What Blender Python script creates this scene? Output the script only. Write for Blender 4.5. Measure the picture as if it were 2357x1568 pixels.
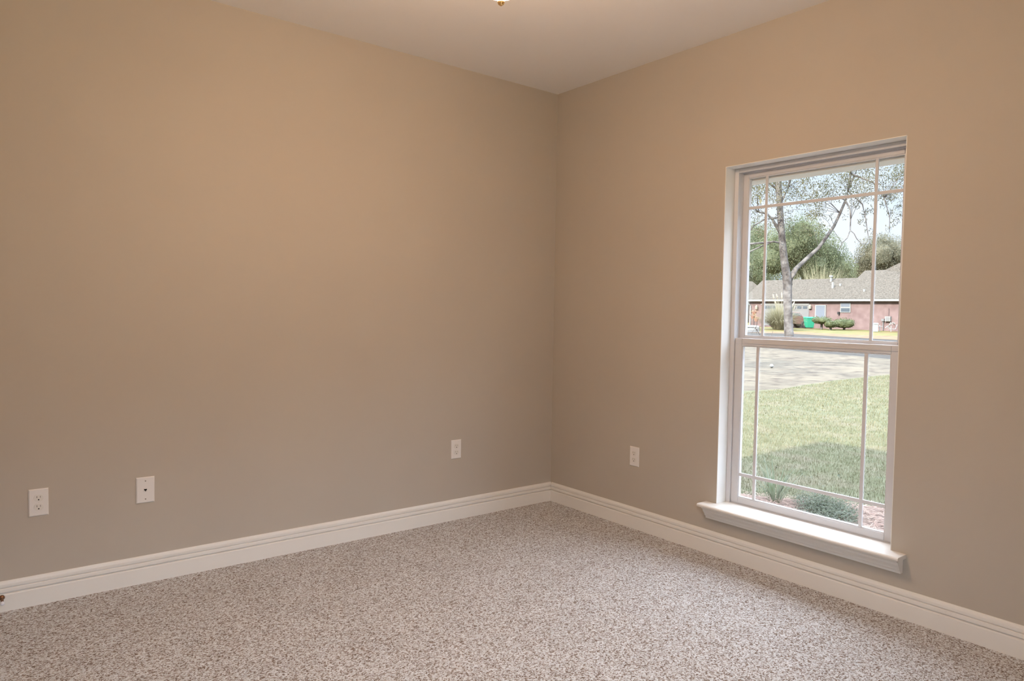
import bpy, bmesh, math, random
from mathutils import Vector, Matrix
random.seed(7)
R = math.radians
sc = bpy.context.scene
for o in list(bpy.data.objects): bpy.data.objects.remove(o)
C = sc.collection
PI = math.pi

# ------------------------------------------------------------------ camera
YAW, PITCH, ROLL, F = 0.905990, -0.0422606, 0.0163129, 1618.70
CAM = Vector((-3.16481, -3.58308, 1.29157))
W, HH = 2357, 1568
fw = Vector((math.cos(YAW)*math.cos(PITCH), math.sin(YAW)*math.cos(PITCH), math.sin(PITCH)))
r0 = Vector((math.sin(YAW), -math.cos(YAW), 0)); u0 = r0.cross(fw)
rt = r0*math.cos(ROLL) + u0*math.sin(ROLL); up = u0*math.cos(ROLL) - r0*math.sin(ROLL)
cd = bpy.data.cameras.new('camera'); cam = bpy.data.objects.new('camera', cd); C.objects.link(cam)
cam.matrix_world = Matrix(((rt.x, up.x, -fw.x, CAM.x), (rt.y, up.y, -fw.y, CAM.y), (rt.z, up.z, -fw.z, CAM.z), (0, 0, 0, 1)))
cd.sensor_fit = 'HORIZONTAL'; cd.sensor_width = 36; cd.lens = F/W*36; cd.clip_start = .02; cd.clip_end = 600
sc.camera = cam

# ------------------------------------------------------------------ colour management
sc.view_settings.view_transform = 'Standard'; sc.view_settings.look = 'None'
sc.view_settings.gamma = 1; sc.view_settings.use_curve_mapping = False
sc.view_settings.exposure = 0.15
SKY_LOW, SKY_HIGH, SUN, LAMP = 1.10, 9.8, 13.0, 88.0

# ------------------------------------------------------------------ world: pale horizon, bright cloudy upper sky
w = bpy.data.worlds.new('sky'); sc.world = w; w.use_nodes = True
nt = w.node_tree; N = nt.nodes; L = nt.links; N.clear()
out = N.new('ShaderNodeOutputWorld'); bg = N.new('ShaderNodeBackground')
tc = N.new('ShaderNodeTexCoord'); sp = N.new('ShaderNodeSeparateXYZ'); L.new(tc.outputs['Generated'], sp.inputs[0])
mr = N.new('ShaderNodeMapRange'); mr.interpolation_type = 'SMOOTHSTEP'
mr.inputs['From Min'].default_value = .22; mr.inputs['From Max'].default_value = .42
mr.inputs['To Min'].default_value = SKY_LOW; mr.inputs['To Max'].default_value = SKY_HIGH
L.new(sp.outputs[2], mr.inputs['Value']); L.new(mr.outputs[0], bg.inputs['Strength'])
nz = N.new('ShaderNodeTexNoise'); nz.inputs['Scale'].default_value = 7; nz.inputs['Detail'].default_value = 4
L.new(tc.outputs['Generated'], nz.inputs['Vector'])
cr = N.new('ShaderNodeValToRGB'); cr.color_ramp.elements[0].position = .42; cr.color_ramp.elements[1].position = .6
cr.color_ramp.elements[0].color = (.74, .89, 1.10, 1); cr.color_ramp.elements[1].color = (.90, .975, 1.10, 1)
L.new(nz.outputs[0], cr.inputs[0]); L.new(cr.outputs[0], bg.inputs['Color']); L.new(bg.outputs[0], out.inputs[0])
# sun: low, from behind the house, shining outwards along +x
sl = bpy.data.lights.new('sun', 'SUN'); sun = bpy.data.objects.new('sun', sl); C.objects.link(sun)
sl.energy = SUN; sl.color = (1, .93, .82); sl.angle = R(.8)
sd = Vector((1, .01, -math.tan(R(32.65)))).normalized()
sun.rotation_euler = sd.to_track_quat('-Z', 'Y').to_euler(); sun.location = (-6, 0, 8)

# ------------------------------------------------------------------ material helpers
def mat(name, col, rough=.6, noise=None, bump=None, spec=.3, metal=0, emit=None):
    """noise=(scale, colour2, detail) mixes two colours; bump=(scale, strength, distance)"""
    m = bpy.data.materials.new(name); m.use_nodes = True
    nt = m.node_tree; N = nt.nodes; L = nt.links; b = N['Principled BSDF']
    b.inputs['Base Color'].default_value = (*col, 1); b.inputs['Roughness'].default_value = rough
    b.inputs['Specular IOR Level'].default_value = spec; b.inputs['Metallic'].default_value = metal
    tc = N.new('ShaderNodeTexCoord')
    if noise:
        n = N.new('ShaderNodeTexNoise'); n.inputs['Scale'].default_value = noise[0]
        n.inputs['Detail'].default_value = noise[2] if len(noise) > 2 else 3
        L.new(tc.outputs['Object'], n.inputs['Vector'])
        c = N.new('ShaderNodeValToRGB'); c.color_ramp.elements[0].position = .35; c.color_ramp.elements[1].position = .65
        c.color_ramp.elements[0].color = (*col, 1); c.color_ramp.elements[1].color = (*noise[1], 1)
        L.new(n.outputs[0], c.inputs[0]); L.new(c.outputs[0], b.inputs['Base Color'])
    if bump:
        n2 = N.new('ShaderNodeTexNoise'); n2.inputs['Scale'].default_value = bump[0]; n2.inputs['Detail'].default_value = 3
        L.new(tc.outputs['Object'], n2.inputs['Vector'])
        bp = N.new('ShaderNodeBump'); bp.inputs['Strength'].default_value = bump[1]; bp.inputs['Distance'].default_value = bump[2]
        L.new(n2.outputs[0], bp.inputs['Height']); L.new(bp.outputs[0], b.inputs['Normal'])
    if emit:
        b.inputs['Emission Color'].default_value = (*emit[0], 1); b.inputs['Emission Strength'].default_value = emit[1]
    return m

M = {}
M['wall'] = mat('beige_wall_paint', (.485, .432, .368), .75, bump=(220, .06, .002), noise=(1.5, (.50, .447, .38), 2))
M['ceiling'] = mat('ceiling_paint', (.84, .81, .78), .9, bump=(140, .08, .002))
M['trim'] = mat('white_trim_paint', (.80, .77, .72), .35, bump=(60, .03, .001))
M['reveal'] = mat('white_reveal_paint', (.80, .79, .76), .5)
M['vinyl'] = mat('pale_grey_vinyl', (.62, .62, .64), .35)
M['plate'] = mat('white_plastic', (.78, .75, .72), .3)
M['face'] = mat('white_plastic_receptacle', (.74, .71, .66), .35)
M['dark'] = mat('dark_slot', (.01, .008, .006), .6)
M['slot'] = mat('grey_slot', (.26, .23, .19), .6)
M['brass'] = mat('brass', (.80, .52, .22), .25, metal=1)
M['bronze'] = mat('oiled_bronze', (.22, .12, .07), .3, metal=1)
M['rubber'] = mat('white_rubber', (.75, .75, .8), .5)
M['bladewood'] = mat('fan_blade_wood', (.32, .18, .09), .4, noise=(9, (.24, .13, .06)))
M['bulb'] = mat('lit_frosted_glass', (.9, .85, .75), .4, emit=((1.0, .71, .49), LAMP))
M['asphalt'] = mat('asphalt', (.050, .047, .044), 1, noise=(1.1, (.058, .055, .051), 6), spec=0)
M['concrete'] = mat('pale_concrete', (.085, .081, .075), 1, noise=(2, (.075, .071, .066), 5), spec=0)
M['brick'] = mat('red_brick', (.100, .064, .060), .85, noise=(2.2, (.135, .092, .086), 6))
M['extbrick'] = mat('tan_brick', (.25, .16, .12), .85, noise=(12, (.30, .2, .15), 6))
M['shingle'] = mat('roof_shingles', (.042, .036, .029), 1, noise=(8, (.084, .073, .060), 8), spec=.05)
M['white_ext'] = mat('white_exterior_paint', (.17, .17, .16), .5)
M['bluedoor'] = mat('pale_blue_door_paint', (.095, .106, .125), .5)
M['garage'] = mat('garage_door_paint', (.115, .112, .11), .5)
M['extglass'] = mat('dark_window_glass', (.05, .06, .07), .15, spec=.6)
M['bark'] = mat('lichen_bark', (.045, .037, .033), .9, noise=(2.6, (.14, .128, .118), 9), bump=(10, .5, .05))
M['leaf_sparse'] = mat('thin_brown_green_leaf', (.055, .06, .035), .6, noise=(.8, (.12, .105, .05), 3))
M['leaf_dense'] = mat('dense_green_leaf', (.075, .092, .045), .7, noise=(.35, (.15, .165, .09), 5))
M['leaf_olive'] = mat('olive_green_leaf', (.085, .085, .055), .7, noise=(.4, (.155, .14, .09), 5))
M['hedge'] = mat('clipped_hedge_leaf', (.055, .068, .028), .7, noise=(2.5, (.10, .115, .05), 5))
M['palegrass'] = mat('dry_plume_blade', (.15, .138, .08), .7, noise=(1.2, (.26, .235, .15), 4))
M['plume'] = mat('cream_plume', (.20, .175, .14), .8)
M['bin'] = mat('green_bin_plastic', (.015, .17, .10), .4)
M['maroon'] = mat('maroon_car_paint', (.062, .026, .026), .25, spec=.6)
M['tyre'] = mat('tyre_rubber', (.02, .02, .02), .8)
M['hub'] = mat('wheel_hub', (.3, .28, .25), .3, metal=.6)
M['flower'] = mat('orange_flowers', (.25, .09, .06), .7, noise=(8, (.16, .18, .07), 3))
M['pot'] = mat('clay_pot', (.2, .1, .07), .7)
M['mulch'] = mat('pine_straw', (.10, .062, .048), .9, noise=(28, (.20, .135, .105), 6), bump=(40, .8, .03))
M['straw'] = mat('pine_needle', (.17, .10, .075), .8, noise=(7, (.24, .17, .13), 3))
M['cover'] = mat('groundcover_leaf', (.050, .064, .034), .6, noise=(14, (.125, .140, .095), 3))
M['stripe'] = mat('striped_blade', (.22, .24, .17), .5, noise=(9, (.11, .14, .075), 3))
M['weed'] = mat('dark_weed_leaf', (.02, .032, .015), .6)
M['ball'] = mat('white_ball', (.2, .2, .19), .5)

def translucent(m, f=.45):
    nt = m.node_tree; N = nt.nodes; L = nt.links; b = N['Principled BSDF']; o = [n for n in N if n.type == 'OUTPUT_MATERIAL'][0]
    t = N.new('ShaderNodeBsdfTranslucent'); x = N.new('ShaderNodeMixShader'); x.inputs[0].default_value = f
    if b.inputs['Base Color'].is_linked: L.new(b.inputs['Base Color'].links[0].from_socket, t.inputs[0])
    L.new(b.outputs[0], x.inputs[1]); L.new(t.outputs[0], x.inputs[2]); L.new(x.outputs[0], o.inputs[0])
for k in ('leaf_sparse', 'leaf_dense', 'leaf_olive', 'hedge', 'palegrass', 'stripe', 'cover'): translucent(M[k])

def lawn_mat(name, a, b_, c, s1, s2):
    m = bpy.data.materials.new(name); m.use_nodes = True
    nt = m.node_tree; N = nt.nodes; L = nt.links; b = N['Principled BSDF']
    b.inputs['Roughness'].default_value = .9; b.inputs['Specular IOR Level'].default_value = .1
    tc = N.new('ShaderNodeTexCoord')
    n = N.new('ShaderNodeTexNoise'); n.inputs['Scale'].default_value = s1; n.inputs['Detail'].default_value = 8
    n2 = N.new('ShaderNodeTexNoise'); n2.inputs['Scale'].default_value = s2; n2.inputs['Detail'].default_value = 4
    L.new(tc.outputs['Object'], n.inputs['Vector']); L.new(tc.outputs['Object'], n2.inputs['Vector'])
    c1 = N.new('ShaderNodeValToRGB'); c1.color_ramp.elements[0].position = .38; c1.color_ramp.elements[1].position = .62
    c1.color_ramp.elements[0].color = (*a, 1); c1.color_ramp.elements[1].color = (*b_, 1)
    c2 = N.new('ShaderNodeValToRGB'); c2.color_ramp.elements[0].position = .5; c2.color_ramp.elements[1].position = .72
    c2.color_ramp.elements[0].color = (0, 0, 0, 1); c2.color_ramp.elements[1].color = (1, 1, 1, 1)
    mx = N.new('ShaderNodeMixRGB'); mx.inputs[2].default_value = (*c, 1)
    L.new(n.outputs[0], c1.inputs[0]); L.new(n2.outputs[0], c2.inputs[0]); L.new(c2.outputs[0], mx.inputs[0]); L.new(c1.outputs[0], mx.inputs[1])
    L.new(mx.outputs[0], b.inputs['Base Color'])
    return m
M['lawn'] = lawn_mat('lawn_turf', (.062, .065, .034), (.084, .083, .050), (.105, .090, .062), 6, 2.2)
M['blade'] = mat('grass_blade', (.092, .091, .042), .7, noise=(5, (.140, .124, .074), 4))
M['farlawn'] = lawn_mat('far_lawn_turf', (.075, .072, .025), (.10, .09, .034), (.11, .07, .035), 1.2, .5)
M['leaflitter'] = lawn_mat('fallen_leaf_litter', (.085, .055, .032), (.13, .085, .052), (.10, .075, .03), 2.5, 1.5)
M['sand'] = lawn_mat('sandy_dirt', (.074, .062, .046), (.105, .088, .064), (.036, .027, .021), 1.3, 3.5)

# carpet: cut pile in cream, taupe and dark brown tufts
def carpet_mat():
    m = bpy.data.materials.new('speckled_cut_pile'); m.use_nodes = True
    nt = m.node_tree; N = nt.nodes; L = nt.links; b = N['Principled BSDF']
    b.inputs['Roughness'].default_value = 1; b.inputs['Specular IOR Level'].default_value = .05
    b.inputs['Sheen Weight'].default_value = .25; b.inputs['Sheen Roughness'].default_value = .6
    tc = N.new('ShaderNodeTexCoord')
    v = N.new('ShaderNodeTexVoronoi'); v.inputs['Scale'].default_value = 215
    nd = N.new('ShaderNodeTexNoise'); nd.inputs['Scale'].default_value = 60
    ml = N.new('ShaderNodeVectorMath'); ml.operation = 'SCALE'; ml.inputs['Scale'].default_value = .012
    ad = N.new('ShaderNodeVectorMath')
    L.new(tc.outputs['Object'], nd.inputs['Vector']); L.new(nd.outputs['Color'], ml.inputs[0])
    L.new(tc.outputs['Object'], ad.inputs[0]); L.new(ml.outputs[0], ad.inputs[1]); L.new(ad.outputs[0], v.inputs['Vector'])
    s = N.new('ShaderNodeSeparateColor'); L.new(v.outputs['Color'], s.inputs[0])
    c = N.new('ShaderNodeValToRGB'); e = c.color_ramp.elements
    e[0].position = 0; e[0].color = (.12, .066, .036, 1); e[1].position = 1; e[1].color = (.84, .845, .85, 1)
    for p, k in ((.15, (.20, .125, .08, 1)), (.30, (.40, .335, .29, 1)), (.55, (.61, .595, .585, 1))):
        q = e.new(p); q.color = k
    L.new(s.outputs[0], c.inputs[0]); L.new(c.outputs[0], b.inputs['Base Color'])
    n = N.new('ShaderNodeTexNoise'); n.inputs['Scale'].default_value = 5; n.inputs['Detail'].default_value = 3
    L.new(tc.outputs['Object'], n.inputs['Vector'])
    mm = N.new('ShaderNodeMixRGB'); mm.blend_type = 'MULTIPLY'; mm.inputs[0].default_value = .35
    L.new(c.outputs[0], mm.inputs[1]); L.new(n.outputs[0], mm.inputs[2])
    mx = N.new('ShaderNodeMixRGB'); mx.inputs[0].default_value = .5
    L.new(c.outputs[0], mx.inputs[1]); L.new(mm.outputs[0], mx.inputs[2]); L.new(mx.outputs[0], b.inputs['Base Color'])
    inv = N.new('ShaderNodeMath'); inv.operation = 'MULTIPLY_ADD'; inv.inputs[1].default_value = -1.0; inv.inputs[2].default_value = 1
    L.new(v.outputs['Distance'], inv.inputs[0])
    bp = N.new('ShaderNodeBump'); bp.inputs['Strength'].default_value = .8; bp.inputs['Distance'].default_value = .004
    L.new(inv.outputs[0], bp.inputs['Height']); L.new(bp.outputs[0], b.inputs['Normal'])
    return m
M['carpet'] = carpet_mat()
# pane glass: clear with a weak reflection of the room
g = bpy.data.materials.new('clear_pane'); g.use_nodes = True; nt = g.node_tree; N = nt.nodes; L = nt.links; N.clear()
o_ = N.new('ShaderNodeOutputMaterial'); mx = N.new('ShaderNodeMixShader'); tr = N.new('ShaderNodeBsdfTransparent'); gl = N.new('ShaderNodeBsdfGlossy')
tr.inputs[0].default_value = (.97, .98, .98, 1); gl.inputs['Roughness'].default_value = .02; mx.inputs[0].default_value = .05
L.new(tr.outputs[0], mx.inputs[1]); L.new(gl.outputs[0], mx.inputs[2]); L.new(mx.outputs[0], o_.inputs[0]); M['glass'] = g

# ------------------------------------------------------------------ mesh helpers
class MB:
    def __init__(s): s.v = []; s.f = []
    def add(s, vs, fs):
        k = len(s.v); s.v += [tuple(p) for p in vs]; s.f += [tuple(i+k for i in q) for q in fs]; return s
    def box(s, a, b):
        x0, y0, z0 = [min(p, q) for p, q in zip(a, b)]; x1, y1, z1 = [max(p, q) for p, q in zip(a, b)]
        return s.add([(x0,y0,z0),(x1,y0,z0),(x1,y1,z0),(x0,y1,z0),(x0,y0,z1),(x1,y0,z1),(x1,y1,z1),(x0,y1,z1)],
                     [(0,3,2,1),(4,5,6,7),(0,1,5,4),(1,2,6,5),(2,3,7,6),(3,0,4,7)])
    def prism(s, prof, a, b):
        """closed profile points (Vector offsets) swept from point a to point b"""
        n = len(prof); vs = [Vector(a)+Vector(p) for p in prof]+[Vector(b)+Vector(p) for p in prof]
        return s.add(vs, [tuple(range(n))[::-1], tuple(range(n, 2*n))]+[(i, (i+1) % n, n+(i+1) % n, n+i) for i in range(n)])
    def tube(s, pts, rad, n=8, cap=True):
        pts = [Vector(p) for p in pts]; k = len(s.v); up_ = Vector((0, 0, 1))
        for i, p in enumerate(pts):
            d = (pts[min(i+1, len(pts)-1)]-pts[max(i-1, 0)]).normalized()
            a = d.cross(up_ if abs(d.z) < .95 else Vector((1, 0, 0))).normalized(); b = d.cross(a)
            r = rad[i] if isinstance(rad, (list, tuple)) else rad
            s.v += [tuple(p+a*r*math.cos(2*PI*j/n)+b*r*math.sin(2*PI*j/n)) for j in range(n)]
        for i in range(len(pts)-1):
            for j in range(n):
                s.f.append((k+i*n+j, k+i*n+(j+1) % n, k+(i+1)*n+(j+1) % n, k+(i+1)*n+j))
        if cap:
            s.f.append(tuple(k+j for j in range(n))[::-1]); s.f.append(tuple(k+(len(pts)-1)*n+j for j in range(n)))
        return s
    def lathe(s, prof, c, axis=2, n=24):
        """prof=(radius, height) list about an axis through c"""
        k = len(s.v); c = Vector(c)
        for r, h in prof:
            for j in range(n):
                a, b = r*math.cos(2*PI*j/n), r*math.sin(2*PI*j/n)
                o = {2: (a, b, h), 1: (a, h, b), 0: (h, a, b)}[axis]; s.v.append(tuple(c+Vector(o)))
        for i in range(len(prof)-1):
            for j in range(n): s.f.append((k+i*n+j, k+i*n+(j+1) % n, k+(i+1)*n+(j+1) % n, k+(i+1)*n+j))
        s.f.append(tuple(k+j for j in range(n))[::-1]); s.f.append(tuple(k+(len(prof)-1)*n+j for j in range(n)))
        return s
    def build(s, name, m, parent=None, smooth=False, bevel=0, label=None, loc=None):
        me = bpy.data.meshes.new(name); vs = s.v
        if loc is not None: vs = [(x-loc[0], y-loc[1], z-loc[2]) for x, y, z in vs]
        me.from_pydata(vs, [], s.f); me.update()
        b = bmesh.new(); b.from_mesh(me); bmesh.ops.recalc_face_normals(b, faces=b.faces); b.to_mesh(me); b.free()
        me.materials.append(m)
        if smooth: me.polygons.foreach_set('use_smooth', [True]*len(me.polygons))
        o = bpy.data.objects.new(name, me); C.objects.link(o)
        if loc is not None: o.location = loc
        if parent:
            o.parent = parent
            if loc is None: o.location = Vector((0, 0, 0))-Vector(ORG.get(parent.name, (0, 0, 0)))
            else: o.location = Vector(loc)-Vector(ORG.get(parent.name, (0, 0, 0)))
        ORG[o.name] = tuple(loc) if loc is not None else (0, 0, 0)
        if bevel:
            md = o.modifiers.new('bevel', 'BEVEL'); md.width = bevel; md.segments = 2; md.limit_method = 'ANGLE'
        if label: o['label'] = label
        return o
ORG = {}
def thing(name, label, cat, loc=(0, 0, 0), group=None):
    o = bpy.data.objects.new(name, None); C.objects.link(o); o.location = loc; o.empty_display_size = .1
    o['label'] = label; o['category'] = cat
    if group: o['group'] = group
    ORG[o.name] = tuple(loc); return o
def tag(o, label, cat, group=None, kind=None):
    o['label'] = label; o['category'] = cat
    if group: o['group'] = group
    if kind: o['kind'] = kind
    return o
def struct(o, label=None, cat=None):
    o['kind'] = 'structure'
    if label: o['label'] = label
    if cat: o['category'] = cat
    return o
def boxo(name, a, b, m, parent=None, bevel=0, label=None): return MB().box(a, b).build(name, m, parent, bevel=bevel, label=label)

# ------------------------------------------------------------------ room shell
HC = 2.743; XB, YB = -3.68, -3.95; T = .12
WY0, WY1, WZ0, WZ1 = -2.236, -1.337, .262, 2.063      # window opening in the right wall
struct(boxo('floor', (XB-T, YB-T, -.12), (T, T, 0), M['carpet']), 'beige and brown speckled cut pile carpet over the whole floor', 'carpet')
struct(boxo('ceiling', (XB-T, YB-T, HC), (T, T, HC+.02), M['ceiling']), 'flat pale ceiling above the two beige walls', 'ceiling')
struct(boxo('wall_left', (XB-T, 0, 0), (T, T, HC), M['wall']), 'long beige wall with three cover plates, left of the corner', 'wall')
wr = MB().box((0, WY1, 0), (T, 0, HC)).box((0, YB-T, 0), (T, WY0, HC)).box((0, WY0, 0), (T, WY1, WZ0)).box((0, WY0, WZ1), (T, WY1, HC))
struct(wr.build('wall_right', M['wall']), 'beige wall holding the window, right of the corner', 'wall')
BX0, BX1, BZ0, BZ1 = -3.55, -1.70, .30, 2.20  # opening for the added daylight window in the back wall
struct(MB().box((XB-T, YB-T, 0), (BX0, YB, HC)).box((BX1, YB-T, 0), (0, YB, HC)).box((BX0, YB-T, 0), (BX1, YB, BZ0)).box((BX0, YB-T, BZ1), (BX1, YB, HC)).build('wall_back', M['wall']), 'beige wall with the added fill light window, behind the camera', 'wall')
struct(boxo('wall_side', (XB-T, YB, 0), (XB, 0, HC), M['wall']), 'beige wall beside the camera', 'wall')
# baseboards: moulded profile, (out from wall, height)
BP = [(0, 0), (.015, 0), (.015, .0695), (.0142, .0722), (.0100, .0740), (.0050, .0750), (.0045, .0775), (.0110, .0792), (.0122, .0810), (.0122, .0945), (.0112, .0965), (.0045, .0975), (.0040, .0998), (.0092, .1015), (.0092, .1130), (.0070, .1205), (.0040, .1266), (0, .1268)]
def base(name, a, b, n, label):
    a, b, n = Vector(a), Vector(b), Vector(n); vs = []; fs = []; d = (b-a).normalized()
    for e, s_ in ((a, 1), (b, -1)):
        for t, z in BP: vs.append(e+n*t+Vector((0, 0, z))+d*s_*t*0)
    k = len(BP); fs = [tuple(range(k)), tuple(range(k, 2*k))[::-1]]+[(i, (i+1) % k, k+(i+1) % k, k+i) for i in range(k)]
    return struct(MB().add(vs, fs).build(name, M['trim']), label, 'baseboard')
base('baseboard_left', (XB, 0, 0), (0, 0, 0), (0, -1, 0), 'white moulded baseboard along the left wall')
base('baseboard_right', (0, -.0151, 0), (0, YB, 0), (-1, 0, 0), 'white moulded baseboard under the window wall')
base('baseboard_back', (XB, YB, 0), (-.0151, YB, 0), (0, 1, 0), 'white baseboard behind the camera')
base('baseboard_side', (XB, -.0151, 0), (XB, YB+.0151, 0), (1, 0, 0), 'white baseboard beside the camera')
# outside skin of the house, soffit and low roof (they throw the shade on the lawn)
XO = .235
GY = .030; YE = YB-T-.116
we = MB().box((T+.001, WY1+GY, -.4), (XO, .235, 2.47)).box((T+.001, YE, -.4), (XO, WY0-GY, 2.47)).box((T+.001, WY0-GY, -.4), (XO, WY1+GY, WZ0-.02)).box((T+.001, WY0-GY, WZ1), (XO, WY1+GY, 2.47))
we.box((XB-T-.12, T+.001, -.4), (T+.001, .235, 2.47)).box((XB-T-.12, YE, -.4), (XB-T-.001, T+.001, 2.47))
struct(we.build('wall_outside', M['extbrick']), 'outer brick face of the room walls', 'wall')
RY = YE-.36; RX = XB-T-.12-.36
struct(MB().box((XO, RY, 2.47), (.5, .6, 2.50)).box((RX, .235, 2.47), (XO, .6, 2.50)).box((.47, RY, 2.44), (.5, .6, 2.60)).box((RX, .57, 2.44), (.47, .6, 2.60)).box((RX, RY, 2.44), (.47, RY+.03, 2.60)).box((RX, RY+.03, 2.44), (RX+.03, .57, 2.60)).build('trim_1', M['white_ext']), 'white soffit and fascia of the house eaves', 'trim')
xm = (.5+RX)/2; zz_ = 2.6+(.5-xm)*.5
rf = MB().add([(.5, RY, 2.6), (.5, .6, 2.6), (RX, .6, 2.6), (RX, RY, 2.6), (xm, RY+(.5-xm), zz_), (xm, .6-(.5-xm), zz_)], [(0, 1, 5, 4), (1, 2, 5), (2, 3, 4, 5), (3, 0, 4)])
struct(rf.build('trim_2', M['shingle']), 'low hipped shingle roof over the room', 'roof')

# ------------------------------------------------------------------ window_1
win = thing('window_1', 'white single hung window with grille bars, set in the right wall', 'window', (0.08, (WY0+WY1)/2, WZ0)); win['kind'] = 'structure'
def bars(x0, x1, y0, y1, z0, z1, wl, wr_, wb, wt):
    """rectangular ring, y0<y1; wl is the width at y1 (left in the room view)"""
    return MB().box((x0, y1-wl, z0), (x1, y1, z1)).box((x0, y0, z0), (x1, y0+wr_, z1)).box((x0, y0+wr_, z0), (x1, y1-wl, z0+wb)).box((x0, y0+wr_, z1-wt), (x1, y1-wl, z1))
ST = .28  # top of stool
e = .0006
# white reveal lining
rv = MB().box((-.0005, WY1-.003, ST), (T, WY1, WZ1)).box((-.0005, WY0, ST), (T, WY0+.003, WZ1)).box((-.0005, WY0, WZ1-.003), (T, WY1, WZ1))
rv.build('reveal_lining', M['reveal'], win)
y0, y1, z1 = WY0+.0035, WY1-.0035, WZ1-.0035
bars(.078, .090, y0, y1, ST-.01, z1, .024, .024, .012, .022).build('frame', M['vinyl'], win, bevel=.0015)
bars(.090, .175, y0, y1, ST-.01, z1, .024, .014, .02, .014).build('outer_frame', M['vinyl'], win, bevel=.0015)
bars(.115, .121, y0+.014, y1-.014, 1.16, z1-.014, .012, .012, 0.001, .010).build('sash_track', M['vinyl'], win, bevel=.001)
bars(.140, .172, y0-.030, y1+.030, ST-.03, z1+.0035, .028, .028, .03, .006).build('brick_mould', M['vinyl'], win, bevel=.002)
MB().box((.1755, WY0-GY+.001, 2.000), (.262, WY1+GY-.001, WZ1-.0005)).box((.1525, WY0+.03, 2.000), (.1755, WY1-.03, 2.020)).build('lintel', M['reveal'], win)
def sash(name, x0, x1, y0, y1, z0, z1, wl, wb, wt, lab):
    mh = .0082 if name == 'lower_sash' else .0070
    s = bars(x0, x1, y0, y1, z0, z1, wl, wl, wb, wt).build(name, M['vinyl'], win, bevel=.0025, label=lab)
    xc = (x0+x1)/2
    bars(x0+.004, x1-.004, y0+wl-.001, y1-wl+.001, z0+wb-.001, z1-wt+.001, .005, .005, .005, .005).build('glazing_bead', M['vinyl'], s)
    MB().box((xc-.002, y0+wl, z0+wb), (xc+.002, y1-wl, z1-wt)).build('pane', M['glass'], s)
    for yy in (-1.500, -2.056):
        MB().box((xc-.011, yy-mh, z0+wb), (xc-.003, yy+mh, z1-wt)).build('muntin', M['vinyl'], s, bevel=.0015)
    return s, xc
lo, xc = sash('lower_sash', .088, .114, WY0+.028, WY1-.028, ST+.006, 1.166, .042, .032, .040, 'lower sash of the window, its grille bar near the bottom')
MB().box((xc-.0115, WY0+.07, .432), (xc-.0030, WY1-.07, .449)).build('muntin', M['vinyl'], lo, bevel=.0015)
us, xc = sash('upper_sash', .122, .150, WY0+.018, WY1-.018, 1.150, z1-.014, .040, .028, .032, 'upper sash of the window, its grille bar near the top')
MB().box((xc-.0115, WY0+.058, 1.846), (xc-.003, WY1-.058, 1.861)).build('muntin', M['vinyl'], us, bevel=.0015)
MB().box((.084, WY0+.034, 1.140), (.088, WY1-.034, 1.1425)).build('lift_ridge', M['vinyl'], win)
win_fill = thing('window_fill', 'wide white window added behind the camera to let in fill daylight', 'window', ((BX0+BX1)/2, YB, BZ0)); win_fill['kind'] = 'structure'  # unseen window, added to fill the room with daylight from behind the camera
fr2 = MB()
for xa, xb in ((BX0, BX0+.05), (BX1-.05, BX1), ((BX0+BX1)/2-.03, (BX0+BX1)/2+.03)): fr2.box((xa, YB-.09, BZ0), (xb, YB-.03, BZ1))
fr2.box((BX0, YB-.09, BZ0), (BX1, YB-.03, BZ0+.05)).box((BX0, YB-.09, BZ1-.05), (BX1, YB-.03, BZ1)).build('frame', M['vinyl'], win_fill)
MB().box((BX0+.05, YB-.062, BZ0+.05), (BX1-.05, YB-.058, BZ1-.05)).build('pane', M['glass'], win_fill)
# stool (inner sill board) and its apron moulding
SY0, SY1 = -2.300, -1.274
st = MB(); xs = -.084
prof = [(.078, .28), (xs+.006, .28), (xs+.001, .276), (xs, .271), (xs+.002, .266), (xs+.008, .2635), (-.001, .2635), (-.001, .2625), (.078, .2625)]
def stool(pr, ya, yb): return MB().prism([Vector((x, 0, z)) for x, z in pr], (0, ya, 0), (0, yb, 0))
stool([(-.0005, .28), (xs+.006, .28), (xs+.001, .276), (xs, .271), (xs+.002, .266), (xs+.008, .2625), (-.0005, .2625)], SY0, SY1).add([(-.0005, WY0+.0005, .2625), (.078, WY0+.0005, .2625), (.078, WY1-.0005, .2625), (-.0005, WY1-.0005, .2625), (-.0005, WY0+.0005, .28), (.078, WY0+.0005, .28), (.078, WY1-.0005, .28), (-.0005, WY1-.0005, .28)],
    [(0,3,2,1),(4,5,6,7),(0,1,5,4),(1,2,6,5),(2,3,7,6),(3,0,4,7)]).build('window_sill', M['trim'], win)
stool([(-.0005, .2625), (-.062, .2625), (-.061, .254), (-.050, .247), (-.046, .236), (-.034, .222), (-.030, .212), (-.022, .205), (-.020, .195), (-.0005, .195)], SY0+.013, SY1-.013).build('apron', M['trim'], win)

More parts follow.
